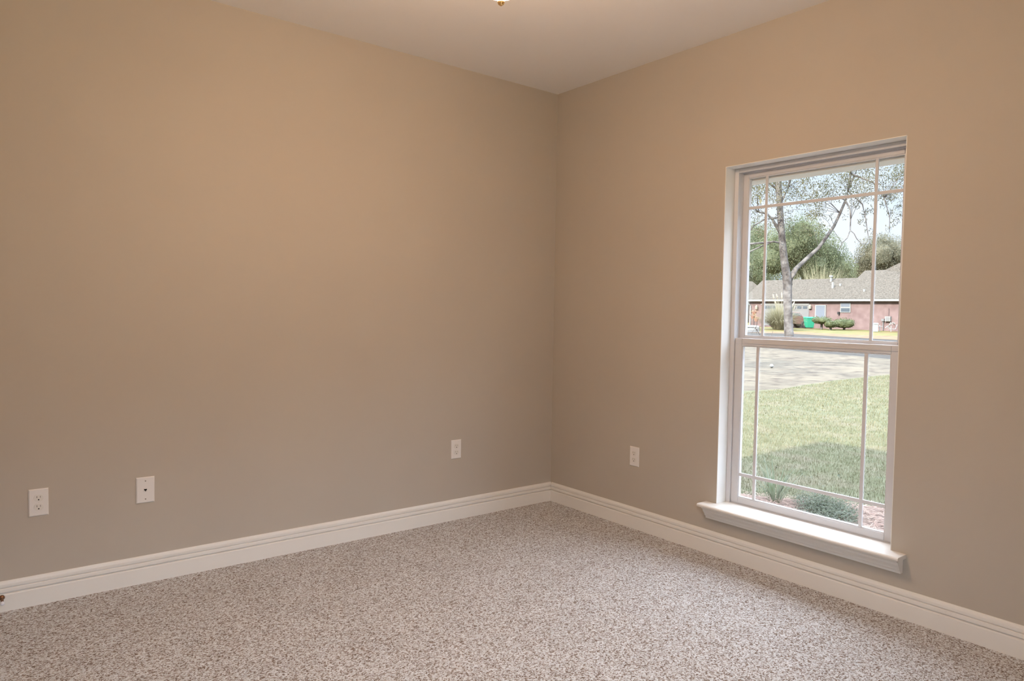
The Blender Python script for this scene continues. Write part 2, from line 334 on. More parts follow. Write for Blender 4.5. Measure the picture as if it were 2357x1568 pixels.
# ------------------------------------------------------------------ wall plates
def place(bld, wall, c):
    """local: u along the wall, z up, d out of the wall -> world"""
    if wall == 'left': return [(c[0]+u, -d, c[2]+z) for u, d, z in bld]
    return [(-d, c[1]-u, c[2]+z) for u, d, z in bld]
def plate_mesh(mb, w_, h_, wall, c, t=.006, bv=.004):
    v = [(-w_/2, 0, -h_/2), (w_/2, 0, -h_/2), (w_/2, 0, h_/2), (-w_/2, 0, h_/2)]
    v += [(-w_/2, t*.45, -h_/2), (w_/2, t*.45, -h_/2), (w_/2, t*.45, h_/2), (-w_/2, t*.45, h_/2)]
    v += [(-w_/2+bv, t, -h_/2+bv), (w_/2-bv, t, -h_/2+bv), (w_/2-bv, t, h_/2-bv), (-w_/2+bv, t, h_/2-bv)]
    f = [(0, 1, 2, 3), (8, 9, 10, 11)]
    for a in (0, 4):
        for i in range(4): f.append((a+i, a+(i+1) % 4, a+4+(i+1) % 4, a+4+i))
    return mb.add(place(v, wall, c), f)
def disc(mb, u, z, r, d0, d1, wall, c, n=14, flat=None):
    v = []
    for d in (d0, d1):
        for j in range(n):
            uu, zz = r*math.cos(2*PI*j/n), r*math.sin(2*PI*j/n)
            if flat: zz = max(-flat, min(flat, zz))
            v.append((u+uu, d, z+zz))
    return mb.add(place(v, wall, c), [tuple(range(n)), tuple(range(n, 2*n))]+[(i, (i+1) % n, n+(i+1) % n, n+i) for i in range(n)])
def pbox(mb, u0, u1, d0, d1, z0, z1, wall, c):
    v = [(u, d, z) for d in (d0, d1) for u, z in ((u0, z0), (u1, z0), (u1, z1), (u0, z1))]
    return mb.add(place(v, wall, c), [(0, 1, 2, 3), (4, 5, 6, 7)]+[(i, (i+1) % 4, 4+(i+1) % 4, 4+i) for i in range(4)])
def outlet(wall, c, label):
    loc = (c[0], 0, c[2]) if wall == 'left' else (0, c[1], c[2])
    t = thing('power_outlet', label, 'outlet', loc, 'duplex power outlets on the beige walls')
    plate_mesh(MB(), .0715, .1165, wall, c).build('cover_plate', M['plate'], t)
    disc(MB(), 0, 0, .0028, .006, .0068, wall, c).build('screw', M['face'], t)
    for zc in (.0196, -.0196):
        fo = disc(MB(), 0, zc, .0172, .0055, .0078, wall, c, 28, .0140).build('receptacle', M['face'], t)
        q = MB(); pbox(q, -.0075, -.0050, .0070, .0081, zc+.0005, zc+.0090, wall, c); pbox(q, .0050, .0073, .0070, .0081, zc+.0010, zc+.0083, wall, c)
        q.build('slot', M['slot'], fo)
        disc(MB(), 0, zc-.0070, .0027, .0070, .0082, wall, c).build('ground_hole', M['dark'], fo)
    return t
outlet('left', (-2.9145, 0, .4405), 'white duplex power outlet at the far left of the left wall')
outlet('left', (-.7805, 0, .4360), 'white duplex power outlet on the left wall near the corner')
outlet('right', (0, -.7545, .4320), 'white duplex power outlet on the window wall, between corner and window')
c = (-2.503, 0, .4345)
t = thing('phone_jack', 'white cover plate with one small black phone socket, on the left wall', 'phone jack', (c[0], 0, c[2]))
plate_mesh(MB(), .0770, .1200, 'left', c).build('cover_plate', M['plate'], t)
pbox(MB(), -.0075, .0075, .0055, .0068, -.009, .0075, 'left', c).build('socket_surround', M['face'], t)
sk = MB(); v = [(-.0058, d, .0048) for d in (.007, .0080)]
prof = [(-.0058, .0050), (.0058, .0050), (.0058, .0005), (.0018, -.0035), (.0012, -.0062), (-.0012, -.0062), (-.0018, -.0035), (-.0058, .0005)]
sk.add(place([(u, d, z) for d in (.007, .0080) for u, z in prof], 'left', c), [tuple(range(8)), tuple(range(8, 16))]+[(i, (i+1) % 8, 8+(i+1) % 8, 8+i) for i in range(8)])
sk.build('socket_opening', M['dark'], t)
for zc in (.042, -.042): disc(MB(), 0, zc, .0030, .006, .0070, 'left', c).build('screw', M['slot'], t)

# spring door stop on the left baseboard
c = Vector((-3.047, -.015, .0625))
t = thing('door_stop', 'small bronze door stop with white tip on the left baseboard', 'door stop', tuple(c))
MB().lathe([(.011, 0), (.011, -.004), (.008, -.009), (.005, -.011)], c, 1, 20).build('mount', M['bronze'], t, smooth=True)
sp_ = MB(); sp_.tube([c+Vector((.0048*math.cos(a*.55), -.010-a*.0004, .0048*math.sin(a*.55))) for a in range(0, 150)], .0008, 5)
sp_.build('spring', M['bronze'], t, smooth=True)
MB().lathe([(.0045, -.066), (.0075, -.068), (.008, -.076), (.006, -.082), (.003, -.083)], c, 1, 20).build('tip', M['rubber'], t, smooth=True)

# ------------------------------------------------------------------ ceiling fan with light (only its brass finial reaches into the photograph)
fx, fy = -1.800, -1.757
fan = thing('ceiling_fan', 'ceiling fan light, only its small brass finial showing at the top', 'ceiling fan', (fx, fy, HC))
MB().lathe([(.075, HC), (.075, HC-.02), (.055, HC-.045), (.05, HC-.06), (.12, HC-.09), (.13, HC-.14), (.12, HC-.18), (.06, HC-.20), (.035, HC-.22), (.035, HC-.26), (.035, HC-.27)], (fx, fy, 0), 2, 40).build('motor_housing', M['brass'], fan, smooth=True)
z = 2.30
bowl = MB().lathe([(.135, 2.455), (.140, 2.44), (.133, 2.405), (.115, 2.36), (.085, 2.32), (.045, 2.295), (.012, 2.288)], (fx, fy, 0), 2, 40).build('glass_bowl', M['bulb'], fan, smooth=True)
MB().lathe([(.036, 2.47), (.036, 2.452)], (fx, fy, 0), 2, 24).build('bowl_holder', M['brass'], fan, smooth=True)
MB().lathe([(.010, 2.292), (.0125, 2.286), (.0125, 2.281), (.0075, 2.279), (.0105, 2.276), (.0115, 2.271), (.0095, 2.265), (.005, 2.2615), (.002, 2.2595)], (fx, fy, 0), 2, 24).build('finial', M['brass'], fan, smooth=True, label='brass finial')
for k in range(5):
    a = YAW+R(36)+k*2*PI/5; d = Vector((math.cos(a), math.sin(a), 0)); s_ = Vector((-math.sin(a), math.cos(a), 0)); vs = []
    o3 = Vector((fx, fy, 2.60))
    for zz in (0, .006):
        for r_, h_ in ((.17, .05), (.30, .06), (.54, .068), (.58, .055), (.59, 0), (.58, -.055), (.54, -.068), (.30, -.06), (.17, -.05)):
            vs.append(o3+d*r_+s_*h_+Vector((0, 0, zz+h_*.15)))
    bl = MB().add(vs, [tuple(range(9)), tuple(range(9, 18))]+[(i, (i+1) % 9, 9+(i+1) % 9, 9+i) for i in range(9)]).build('blade', M['bladewood'], fan)
    MB().tube([o3+d*.10-Vector((0, 0, .012)), o3+d*.17-Vector((0, 0, .006)), o3+d*.24-Vector((0, 0, .004))], [.010, .012, .008], 8).build('bracket', M['brass'], bl)

# ------------------------------------------------------------------ outdoors: measured sight lines turned into points
GZ = -.2
fh = Vector((math.cos(YAW), math.sin(YAW), 0)); rh = Vector((math.sin(YAW), -math.cos(YAW), 0))
def gz(x, y):
    u = (Vector((x, y, 0))-Vector((CAM.x, CAM.y, 0))).dot(fh)
    return GZ + .34*max(0, min(1, (u-48)/14))
def ray(px, py): return fw+rt*((px-W/2)/F)-up*((py-HH/2)/F)
def at(px, py, dep): return CAM+ray(px, py)*dep
def gp(px, py, h=0):
    d = ray(px, py); z = GZ
    for _ in range(12):
        t = (z+h-CAM.z)/d.z; p = CAM+d*t; z = .5*z+.5*gz(p.x, p.y)
    return p
def loc2(px, dep):   # ground point at a column and depth
    p = at(px, 780, dep); return Vector((p.x, p.y, gz(p.x, p.y)))
def strip(name, near, far, dz, m, nx=60, ny=10):
    """ground patch between two polylines measured as (column,row)"""
    def ev(pl, x):
        for (xa, ya), (xb, yb) in zip(pl, pl[1:]):
            if x <= xb or (xb, yb) == pl[-1]: return ya+(yb-ya)*(x-xa)/(xb-xa)
    X0, X1 = near[0][0], near[-1][0]; vs = []; fs = []
    for i in range(nx+1):
        x = X0+(X1-X0)*i/nx; a = gp(x, ev(near, x)); b = gp(x, ev(far, x))
        for j in range(ny+1):
            p = a.lerp(b, j/ny); vs.append((p.x, p.y, gz(p.x, p.y)+dz))
    for i in range(nx):
        for j in range(ny): k = i*(ny+1)+j; fs.append((k, k+1, k+ny+2, k+ny+1))
    return MB().add(vs, fs).build(name, m)
# big lawn grid
vs = []; fs = []; n1, n2 = 70, 30
for i in range(n1+1):
    for j in range(n2+1):
        p = Vector((CAM.x, CAM.y, 0))+fh*(-30+i*3.0)+rh*(-50+j*5.0); vs.append((p.x, p.y, gz(p.x, p.y)-.03))
for i in range(n1):
    for j in range(n2): k = i*(n2+1)+j; fs.append((k, k+1, k+n2+2, k+n2+1))
earth = MB().add(vs, fs).build('ground', M['farlawn']); struct(earth, 'ground under the lawns and the street', 'ground')
near_l = MB().add([(.236, -14, GZ), (30, -14, GZ), (30, 4.9, GZ), (15.8, 4.72, GZ), (12.34, 4.58, GZ), (9.94, 4.22, GZ), (8.87, 4.39, GZ), (6.0, 5.2, GZ), (.236, 6.5, GZ)], [tuple(range(9))]).build('lawn', M['lawn'])
struct(near_l, 'green lawn outside the window, partly in the shade of the house', 'lawn')
dirt_far = [(1150, 775), (1713, 795), (1870, 810), (1960, 817), (2044, 825), (2500, 868)]
st_far = [(1150, 745), (1718, 766), (1830, 769), (1940, 776), (2062, 783), (2500, 810)]
lit_far = [(1150, 742), (1718, 763), (1830, 764), (1940, 770), (2062, 774), (2500, 795)]
dirt_near = [(1150, 930), (1712, 901), (1800, 896), (1900, 880), (1985, 869), (2045, 862), (2500, 830)]
struct(strip('sandy_patch', [(1150, 930), (1712, 907), (1800, 902), (1900, 884), (1985, 872), (2045, 866), (2500, 866)], dirt_far, -.004, M['sand']), 'bare sandy patch between the lawn and the street', 'ground')
struct(strip('street', [(x, y+.3) for x, y in dirt_far], st_far, .006, M['asphalt']), 'grey street in front of the brick house', 'street')
struct(strip('curb', [(x, y+1.6) for x, y in dirt_far], [(x, y) for x, y in dirt_far], .0, M['concrete'], 60, 1), 'pale curb on the near side of the street', 'curb')
struct(strip('leaf_strip', st_far, lit_far, .012, M['leaflitter']), 'strip of fallen orange leaves beyond the street', 'ground')

# flower bed below the window
bed = [(.236, .3), (1.5, .2), (1.85, -.15), (2.0, -.45), (2.22, -.75), (2.50, -1.15), (2.75, -1.6), (2.9, -2.4), (3.0, -6), (.236, -6)]
struct(MB().add([(x, y, GZ+.012) for x, y in bed], [tuple(range(len(bed)))]).build('flower_bed', M['mulch']), 'pine straw bed directly below the window', 'flower bed')
rnd = random.random; uni = random.uniform
def inbed(x, y):
    ins = False; n = len(bed)
    for i in range(n):
        (xa, ya), (xb, yb) = bed[i], bed[(i+1) % n]
        if (ya > y) != (yb > y) and x < (xb-xa)*(y-ya)/(yb-ya)+xa: ins = not ins
    return ins
def needle_pile(n):
    mb = MB()
    for _ in range(n):
        x, y = uni(1.1, 3.2), uni(-2.4, .3)
        if not inbed(x, y): continue
        a = uni(0, 2*PI); l = uni(.05, .11); z = GZ+.014+rnd()*.03; d = Vector((math.cos(a), math.sin(a), uni(-.25, .25)))*l; s_ = Vector((-math.sin(a), math.cos(a), 0))*.0022
        p = Vector((x, y, z)); mb.add([p-s_, p+s_, p+d+s_, p+d-s_], [(0, 1, 2, 3)])
    return mb
tag(needle_pile(9000).build('pine_straw', M['straw']), 'reddish pine needles covering the bed below the window', 'pine straw', kind='stuff')
def leaf(mb, p, l, wd, a, tilt):
    d = Vector((math.cos(a)*math.cos(tilt), math.sin(a)*math.cos(tilt), math.sin(tilt))); s_ = Vector((-math.sin(a), math.cos(a), 0))*wd/2
    mb.add([p, p+d*l*.5+s_, p+d*l, p+d*l*.5-s_], [(0, 1, 2, 3)])
cv = MB()
for _ in range(7000):
    px = random.triangular(1822, 1985, 1900); p = gp(px, 1153+(px-1830)*.26+random.gauss(16, 15))
    if not inbed(p.x, p.y): continue
    leaf(cv, Vector((p.x, p.y, GZ+.02+rnd()*.07)), uni(.012, .022), uni(.008, .013), uni(0, 2*PI), uni(-.3, .9))
tag(cv.build('groundcover', M['cover']), 'low small-leaved groundcover spreading over the bed', 'groundcover', kind='stuff')
# near lawn blades
def grass(n, x0, x1, y0, y1, h0, h1, wd, fade):
    mb = MB(); V = mb.v; Fc = mb.f
    for _ in range(n):
        x, y = uni(x0, x1), uni(y0, y1)
        # keep to the wedge seen through the window
        dx, dy = x-CAM.x, y-CAM.y; uu = dx*fh.x+dy*fh.y; vv = dx*rh.x+dy*rh.y
        if not (.02 < vv/uu < 1.1) or inbed(x, y): continue
        if x > 8.0 and y > (4.15+max(0, min(1, (x-10)/2.4))*.32+max(0, (x-12.4))*.04): continue
        if fade > 0 and rnd() < (x-4.2)/3.3: continue
        if fade < 0 and rnd() > (x-4.0)/4: continue
        a = uni(0, 2*PI); h = uni(h0, h1); ln = uni(0, .6)*h; k = len(V); ca, sa = math.cos(a), math.sin(a); w_ = wd*uni(.7, 1.3)
        V.append((x-sa*w_, y+ca*w_, GZ)); V.append((x+sa*w_, y-ca*w_, GZ)); V.append((x+ca*ln, y+sa*ln, GZ+h)); Fc.append((k, k+1, k+2))
    return mb
g1 = grass(230000, 1.2, 7.5, -3.5, 4.6, .015, .038, .0016, 1); g2 = grass(170000, 4, 18, -4.5, 6, .02, .04, .0032, -1); g1.add(g2.v, g2.f)
tag(g1.build('grass', M['blade']), 'short grass blades of the lawn outside the window', 'grass', kind='stuff')
# striped clump below the window
def clump(name, c, n, l0, l1, wd, m, label, cat, spread=1.0, base_r=.05, droop=.13):
    mb = MB(); c = Vector(c)
    for i in range(n):
        a = uni(0, 2*PI); l = uni(l0, l1); tl = uni(.1, 1)*spread; b = c+Vector((math.cos(a), math.sin(a), 0))*base_r*rnd()
        pts = []; p = Vector(b); el = PI/2-tl*.45; seg = 6
        for k in range(seg+1):
            pts.append(Vector(p)); p += Vector((math.cos(a)*math.cos(el), math.sin(a)*math.cos(el), math.sin(el)))*l/seg; el -= tl*droop*(.4+.25*k)
        s_ = Vector((-math.sin(a), math.cos(a), 0)); vs = []
        for k, q in enumerate(pts):
            w_ = wd*(.7+.5*math.sin(PI*k/seg))*(1-.97*(k/seg)**2)/2; vs += [q-s_*w_, q+Vector((0, 0, -w_*.3)), q+s_*w_]
        mb.add(vs, [(3*k+j, 3*k+j+1, 3*k+j+4, 3*k+j+3) for k in range(seg) for j in (0, 1)])
    return mb
pc = gp(1783, 1158)
tag(clump('s', pc, 46, .26, .44, .011, M['stripe'], '', '', 1.25).build('striped_grass_plant', M['stripe'], loc=tuple(pc)), 'clump of long pale striped leaves below the window', 'plant')
wd = MB()
for px, py in ((1762, 1130), (1748, 1124), (1843, 1085), (1848, 1095), (1866, 1101), (1889, 1112), (1893, 1118), (1930, 1098), (2003, 1064), (2024, 1101), (1975, 1160), (1760, 1064), (1787, 1078), (1722, 1133), (2000, 1137)):
    p = gp(px, py, .04)
    for k in range(7): leaf(wd, p+Vector((uni(-.02, .02), uni(-.02, .02), uni(-.015, .015))), uni(.012, .022), .009, uni(0, 6.28), uni(0, .8))
tag(wd.build('clover_weeds', M['weed']), 'tiny dark weeds scattered in the shaded lawn', 'weeds', kind='stuff')
p = gp(1776, 847); tag(MB().lathe([(.01, 0), (.035, .012), (.05, .04), (.055, .055), (.05, .07), (.035, .098), (.01, .11)], (0, 0, 0), 2, 20).build('ball', M['ball'], smooth=True, loc=None), 'small white ball lying on the sandy patch', 'ball').location = (p.x, p.y, GZ-.002)

# ------------------------------------------------------------------ trees
def jit(p, s): return p+Vector((uni(-s, s), uni(-s, s), uni(-s, s)))
def leafcloud(mb, c, r, n, l, sq=1.0):
    for _ in range(n):
        d = Vector((random.gauss(0, 1), random.gauss(0, 1), random.gauss(0, 1)*sq)).normalized()*r*rnd()**.45
        p = c+d; a = uni(0, 2*PI); leaf(mb, p, l*uni(.6, 1.3), l*uni(.35, .6), a, uni(-1.4, 1.4))
# near sparse tree: trunk and boughs traced in space
TD = 35.0
tb = loc2(1817, 35)
tree = thing('street_tree', 'sparse tree with pale lichened forked trunk beside the street', 'tree', tuple(tb))
def P(px, py, d=TD): return at(px, py, d)
tk = MB(); tk.tube([P(1818, 801), P(1817.5, 790), P(1816, 770), P(1814.5, 740), P(1813, 700), P(1812.5, 655), P(1810, 630), P(1805, 600), P(1801, 560), P(1797, 510), P(1794, 460), P(1790, 410), P(1788, 330), P(1795, 230)], [.34, .27, .225, .205, .20, .215, .20, .18, .17, .155, .15, .17, .13, .08], 14)
tk.build('trunk', M['bark'], tree, smooth=True)
tips = []
def bough(pts, rads, name='branch'):
    m_ = MB(); m_.tube([P(*q) for q in pts], rads, 9); o = m_.build(name, M['bark'], tree, smooth=True)
    for q in pts[2:]: tips.append(P(*q))
bough([(1817, 655), (1824, 632), (1834, 617), (1850, 602), (1868, 585), (1884, 571), (1903, 545), (1920, 520), (1934, 490), (1946, 462), (1953, 435), (1958, 400), (1966, 340)], [.15, .135, .11, .10, .095, .085, .08, .072, .066, .06, .055, .05, .035])
bough([(1952, 437), (1963, 412), (1975, 385), (1990, 330)], [.05, .05, .045, .03])
bough([(1798, 540), (1787, 520), (1778, 505), (1765, 492), (1745, 488)], [.09, .08, .06, .045, .03])
bough([(1795, 470), (1806, 450), (1815, 430), (1822, 380)], [.06, .05, .045, .03])
bough([(1799, 560), (1780, 556), (1755, 566), (1725, 580), (1700, 600)], [.05, .045, .035, .03, .02])
bough([(1795, 500), (1760, 505), (1735, 520), (1712, 550)], [.045, .035, .03, .02])
bough([(1793, 440), (1775, 425), (1750, 405), (1730, 370)], [.06, .05, .04, .03])
bough([(1946, 462, 35), (1956, 480, 34.6), (1958, 505, 34.3), (1957, 530, 34), (1950, 548, 33.9), (1938, 560, 33.8), (1932, 575, 33.8)], [.05, .035, .03, .028, .022, .018, .01])
bough([(1957, 530, 34), (1966, 538, 33.8), (1972, 550, 33.7), (1982, 560, 33.6), (1996, 562, 33.6)], [.025, .02, .018, .014, .01])
bough([(1953, 440, 35), (1985, 470, 34.5), (1992, 500, 34.3), (1998, 540, 34.2), (2004, 565, 34)], [.04, .03, .025, .018, .01])
bough([(1958, 400, 35), (2010, 420, 34.5), (2035, 455, 34), (2048, 500, 34), (2047, 535, 34)], [.05, .035, .03, .02, .01])
lf = MB(); tw = MB()
def clus(px, py, r, n, d=None):
    d = d or uni(32, 38); c0 = P(px, py, d); leafcloud(lf, c0, r, int(n*1.25), .095, .8)
    if tips and rnd() < .16:
        q = min(tips, key=lambda t_: (t_-c0).length); mid = q.lerp(c0, .5)+Vector((0, 0, .25))
        if (q-c0).length < 2.6: tw.tube([q, jit(mid, .12), c0], [.014, .010, .005], 4, False)
for _ in range(900):
    clus(uni(1640, 2160), uni(290, 462), .40, 26)
for _ in range(85): clus(uni(1700, 1790), uni(450, 540), .30, 14)
for _ in range(34): clus(uni(1800, 1900), uni(465, 545), .28, 16)
for _ in range(20): clus(uni(1850, 1905), uni(455, 500), .28, 20)
for px, py, n in ((1975, 470, 26), (1990, 490, 24), (1985, 510, 22), (2000, 530, 18), (2035, 470, 34), (2050, 490, 32), (2060, 510, 26), (2046, 525, 14), (2068, 475, 34), (2075, 495, 28), (1978, 560, 10), (1995, 570, 10), (2030, 450, 36), (2050, 455, 40), (1960, 475, 18), (2012, 460, 26), (2005, 485, 20), (1990, 450, 30), (1945, 500, 10), (1912, 500, 16), (1890, 520, 18), (1880, 495, 22)):
    clus(px, py, .24, n*2, uni(34, 36))
lf.build('foliage', M['leaf_sparse'], tree); tw.build('twigs', M['bark'], tree)['kind'] = 'stuff'
# bushy trees behind the brick house
def bushy(label, base_px, dep, blobs, m, n=2600, leafl=.21):
    b0 = loc2(base_px, dep); t = thing('tree', label, 'tree', tuple(b0), 'trees behind the brick house'); mb = MB()
    top = at(*blobs[0][:2], dep)
    MB().tube([b0, Vector((b0.x, b0.y, (b0.z+top.z)/2)), top], [.3, .22, .08], 8).build('trunk', M['bark'], t)
    for px, py, r in blobs:
        r *= dep/84; c0 = at(px, py, dep+uni(-2.5, 2.5)); k = int(n*(r/2.2)**2)
        leafcloud(mb, c0, r, k, leafl, .9)
        # inner mass
        ico = bmesh.new(); bmesh.ops.create_icosphere(ico, subdivisions=2, radius=r*.52)
        mb.add([tuple(c0+v_.co*uni(.85, 1.15)) for v_ in ico.verts], [tuple(v_.index for v_ in f_.verts) for f_ in ico.faces]); ico.free()
    mb.build('foliage', m, t); return t
bushy('broad dense green tree rising behind the middle of the brick house', 1845, 94, [(1840, 560, 3.2), (1845, 535, 2.4), (1815, 570, 3.0), (1870, 570, 3.0), (1895, 585, 2.8), (1915, 605, 2.4), (1935, 620, 2.0), (1780, 600, 3.0), (1830, 610, 3.2), (1870, 615, 3.0), (1790, 560, 2.0), (1905, 630, 2.2), (1950, 632, 1.3)], M['leaf_dense'])
bushy('olive green tree rising behind the right end of the brick house roof', 2025, 108, [(2025, 590, 2.8), (2015, 575, 2.0), (2045, 580, 2.3), (2000, 605, 2.2), (1985, 622, 1.9), (2060, 600, 2.4), (2080, 590, 2.4), (2032, 562, 1.2), (2040, 620, 2.2), (1972, 636, 1.2)], M['leaf_olive'])
bushy('dark green tree at the left edge of the window, behind the roof', 1735, 122, [(1735, 600, 3.0), (1725, 560, 2.6), (1745, 545, 2.2), (1715, 620, 2.8), (1745, 635, 2.6), (1760, 610, 2.2), (1722, 655, 2.2), (1700, 580, 3.0)], M['leaf_dense'])
b0 = loc2(1885, 82.5)
tag(clump('', b0, 900, 5.6, 8.2, .07, None, '', '', 1.0, 2.2, .42).build('bamboo_clump', M['palegrass'], loc=tuple(b0)), 'yellowish arching bamboo showing just above the brick house roof', 'plant')
# off to the side: the tree whose shade stripes the sandy patch
tb2 = Vector((8.2, 8.6, GZ)); oak = thing('shade_tree', 'bare branching tree beyond the left wall, shading the sandy patch', 'tree', tuple(tb2)); mb = MB(); lb = MB()
mb.tube([tb2, tb2+Vector((.1, 0, 2)), tb2+Vector((0, .1, 4)), tb2+Vector((.2, 0, 6.5))], [.3, .24, .2, .08], 10)
for k in range(34):
    a = uni(0, 2*PI); h = uni(2.2, 6.3); l = uni(1.6, 4.2); s0 = tb2+Vector((0, 0, h)); d = Vector((math.cos(a), math.sin(a), uni(.1, .6)))
    e1 = s0+d*l*.5; e2 = s0+d*l+Vector((0, 0, uni(-.4, .3))); mb.tube([s0, jit(e1, .2), jit(e2, .3)], [.07, .05, .02], 6, False)
    for q in range(5):
        e3 = s0.lerp(e2, uni(.4, 1)); e4 = jit(e3, 1.1); mb.tube([e3, e4], [.025, .01], 5, False); leafcloud(lb, e4, .5, 14, .12)
mb.build('trunk', M['bark'], oak); lb.build('foliage', M['leaf_sparse'], oak)

# ------------------------------------------------------------------ brick house over the street
A = at(1718, 740, 72); B = at(2067, 740, 60); A.z = B.z = 0
fs_ = (B-A).normalized(); fb = Vector((-fs_.y, fs_.x, 0));  fb = fb if fb.dot(fh) > 0 else -fb
def fac(px, py, back=0):
    d = ray(px, py); o0 = A+fb*back; t = (o0-CAM).dot(fb)/d.dot(fb); p = CAM+d*t
    return (p-A).dot(fs_), p.z
def hp(s, b, z): return A+fs_*s+fb*b+Vector((0, 0, z))
def hbox(mb, s0, s1, b0, b1, z0, z1):
    v = [hp(s, b, z) for z in (z0, z1) for s, b in ((s0, b0), (s1, b0), (s1, b1), (s0, b1))]
    return mb.add(v, [(0, 3, 2, 1), (4, 5, 6, 7), (0, 1, 5, 4), (1, 2, 6, 5), (2, 3, 7, 6), (3, 0, 4, 7)])
hg = gz(*hp(6, 0, 0).xy)
house = thing('brick_house', 'long red brick house with brown shingle roof across the street', 'house', tuple(hp(6, 0, hg)))
SL = fac(1724, 740)[0]; SR = fac(2067, 740)[0]+9; ZE = 2.80
hbox(MB(), SL, SR, 0, 8, hg-.3, ZE-.15).build('wall', M['brick'], house)
hbox(hbox(MB(), SL-.4, SR+.4, -.42, -.28, ZE-.10, ZE+.06), SL-.4, SR+.4, -.42, 0, ZE-.16, ZE-.10).build('fascia', M['white_ext'], house)
r1 = fac(1757, 648, 4.2); zr = 4.95; zt = ZE+.06
rfm = MB().add([hp(SL-.45, -.45, zt), hp(SR+.4, -.45, zt), hp(SR+.4, 8.4, zt), hp(SL-.45, 8.4, zt), hp(r1[0], 4.0, zr), hp(SR-3, 4.0, zr)], [(0, 1, 5, 4), (1, 2, 5), (2, 3, 4, 5), (3, 0, 4), (0, 3, 2, 1)])
rfm.build('roof', M['shingle'], house)
# taller roof block towards the right
a0 = fac(1972, 642, 4.4)[0]; a1, z1_ = fac(1991, 623, 6.5); a2, z2_ = fac(2038, 620, 6.5); a3, z3_ = fac(2068, 611, 7)
MB().add([hp(a0, 2.9, 4.1), hp(SR+.5, 1.0, 3.4), hp(SR+.5, 12, 3.4), hp(a0-1.0, 12, 3.4), hp(a1, 6.5, z1_), hp(a2, 6.5, z1_), hp(a3, 7, z3_), hp(a3+3, 7.4, z3_+1.7), hp(SR+.4, 8, z3_+1.7)],
         [(0, 1, 8, 7, 6, 5, 4), (0, 4, 3), (1, 2, 8), (2, 3, 4, 5, 6, 7, 8), (0, 3, 2, 1)]).build('upper_roof', M['shingle'], house)
def fbox(name, px0, py0, px1, py1, b0, b1, m, parent=house, bevel=0):
    s0, za = fac(px0, py0); s1, zb = fac(px1, py1); return hbox(MB(), s0, s1, b0, b1, zb, za).build(name, m, parent, bevel=bevel)
gd = fbox('garage_door', 1754, 701, 1861, 752, -.03, -.001, M['garage']); fbox('door_frame', 1752, 699, 1863, 702, -.06, -.001, M['white_ext'], house)
for x0 in (1757, 1768, 1779, 1790, 1801, 1823, 1836, 1849): fbox('pane', x0, 705, x0+9, 711, -.05, -.03, M['extglass'], gd)
dr = fbox('door', 1877.5, 702, 1901, 742, -.10, -.001, M['white_ext'])
fbox('door_leaf', 1880, 703.5, 1898.5, 741, -.12, -.1, M['bluedoor'], dr); fbox('handle', 1880.5, 727, 1882, 728.5, -.16, -.12, M['brass'], dr)
hw = fbox('window', 1935, 697, 1958, 719.5, -.06, -.001, M['white_ext']); fbox('pane', 1936.5, 698.5, 1956.5, 706.5, -.07, -.06, M['bluedoor'], hw); fbox('pane', 1936.5, 709.5, 1956.5, 718, -.07, -.06, M['extglass'], hw)
def lantern(px, py):
    s_, z_ = fac(px, py); q = hp(s_, -.12, z_)
    l_ = MB().lathe([(.05, -.22), (.13, -.16), (.15, .10), (.10, .18), (.03, .25)], q, 2, 8).build('wall_lantern', M['plume'], house); return l_
lantern(1866, 707); lantern(1743, 708)
s_, z_ = fac(1724, 696)
dsp = MB().tube([hp(s_-.2, -.38, ZE-.1), hp(s_+.1, -.3, ZE-.35), hp(s_+.25, -.07, ZE-.6), hp(s_+.25, -.07, hg+.1), hp(s_+.35, -.3, hg+.02)], .075, 8); dsp.build('downspout', M['white_ext'], house)
def vent(px0, py0, py1, r_, name='roof_vent', capr=0):
    # find the roof plane under the pipe: slope from the eave to the ridge
    best = None
    for i in range(60):
        bk = i*.08; s_, z_ = fac(px0, py1, bk); zrf = zt+(zr-zt)*(bk+.45)/4.45
        if best is None or abs(z_-zrf) < best[0]: best = (abs(z_-zrf), s_, bk, z_)
    _, s_, bk, z_ = best; h_ = (py1-py0)*68/F
    m_ = MB().tube([hp(s_, bk, z_-.1), hp(s_, bk, z_+h_)], r_, 10)
    if capr: m_.tube([hp(s_, bk, z_+h_), hp(s_, bk, z_+h_+.16)], capr, 12)
    m_.build(name, M['white_ext'], house)
vent(1912.5, 638, 648, .10, capr=.17); vent(1916.5, 650, 663, .10); vent(1934, 653, 658, .09); vent(1989, 666, 671, .09)
mb_ = fbox('meter_box', 2040, 728.5, 2052, 740, -.25, -.001, M['white_ext']); fbox('cover', 2042, 730, 2050.5, 738.5, -.27, -.25, M['garage'], mb_)
fbox('meter', 2031, 734, 2037, 739.5, -.2, -.001, M['garage'])
s_, z_ = fac(2034, 740); MB().tube([hp(s_, -.1, z_+.1), hp(s_, -.1, hg)], .04, 6).build('conduit', M['garage'], house)
s_, z_ = fac(2046, 726); MB().tube([hp(s_, -.1, z_+.6), hp(s_, -.1, z_)], .03, 6).build('conduit', M['brick'], house)
fbox('hose_reel', 1930.5, 718, 1933.5, 724, -.25, -.001, M['tyre'])
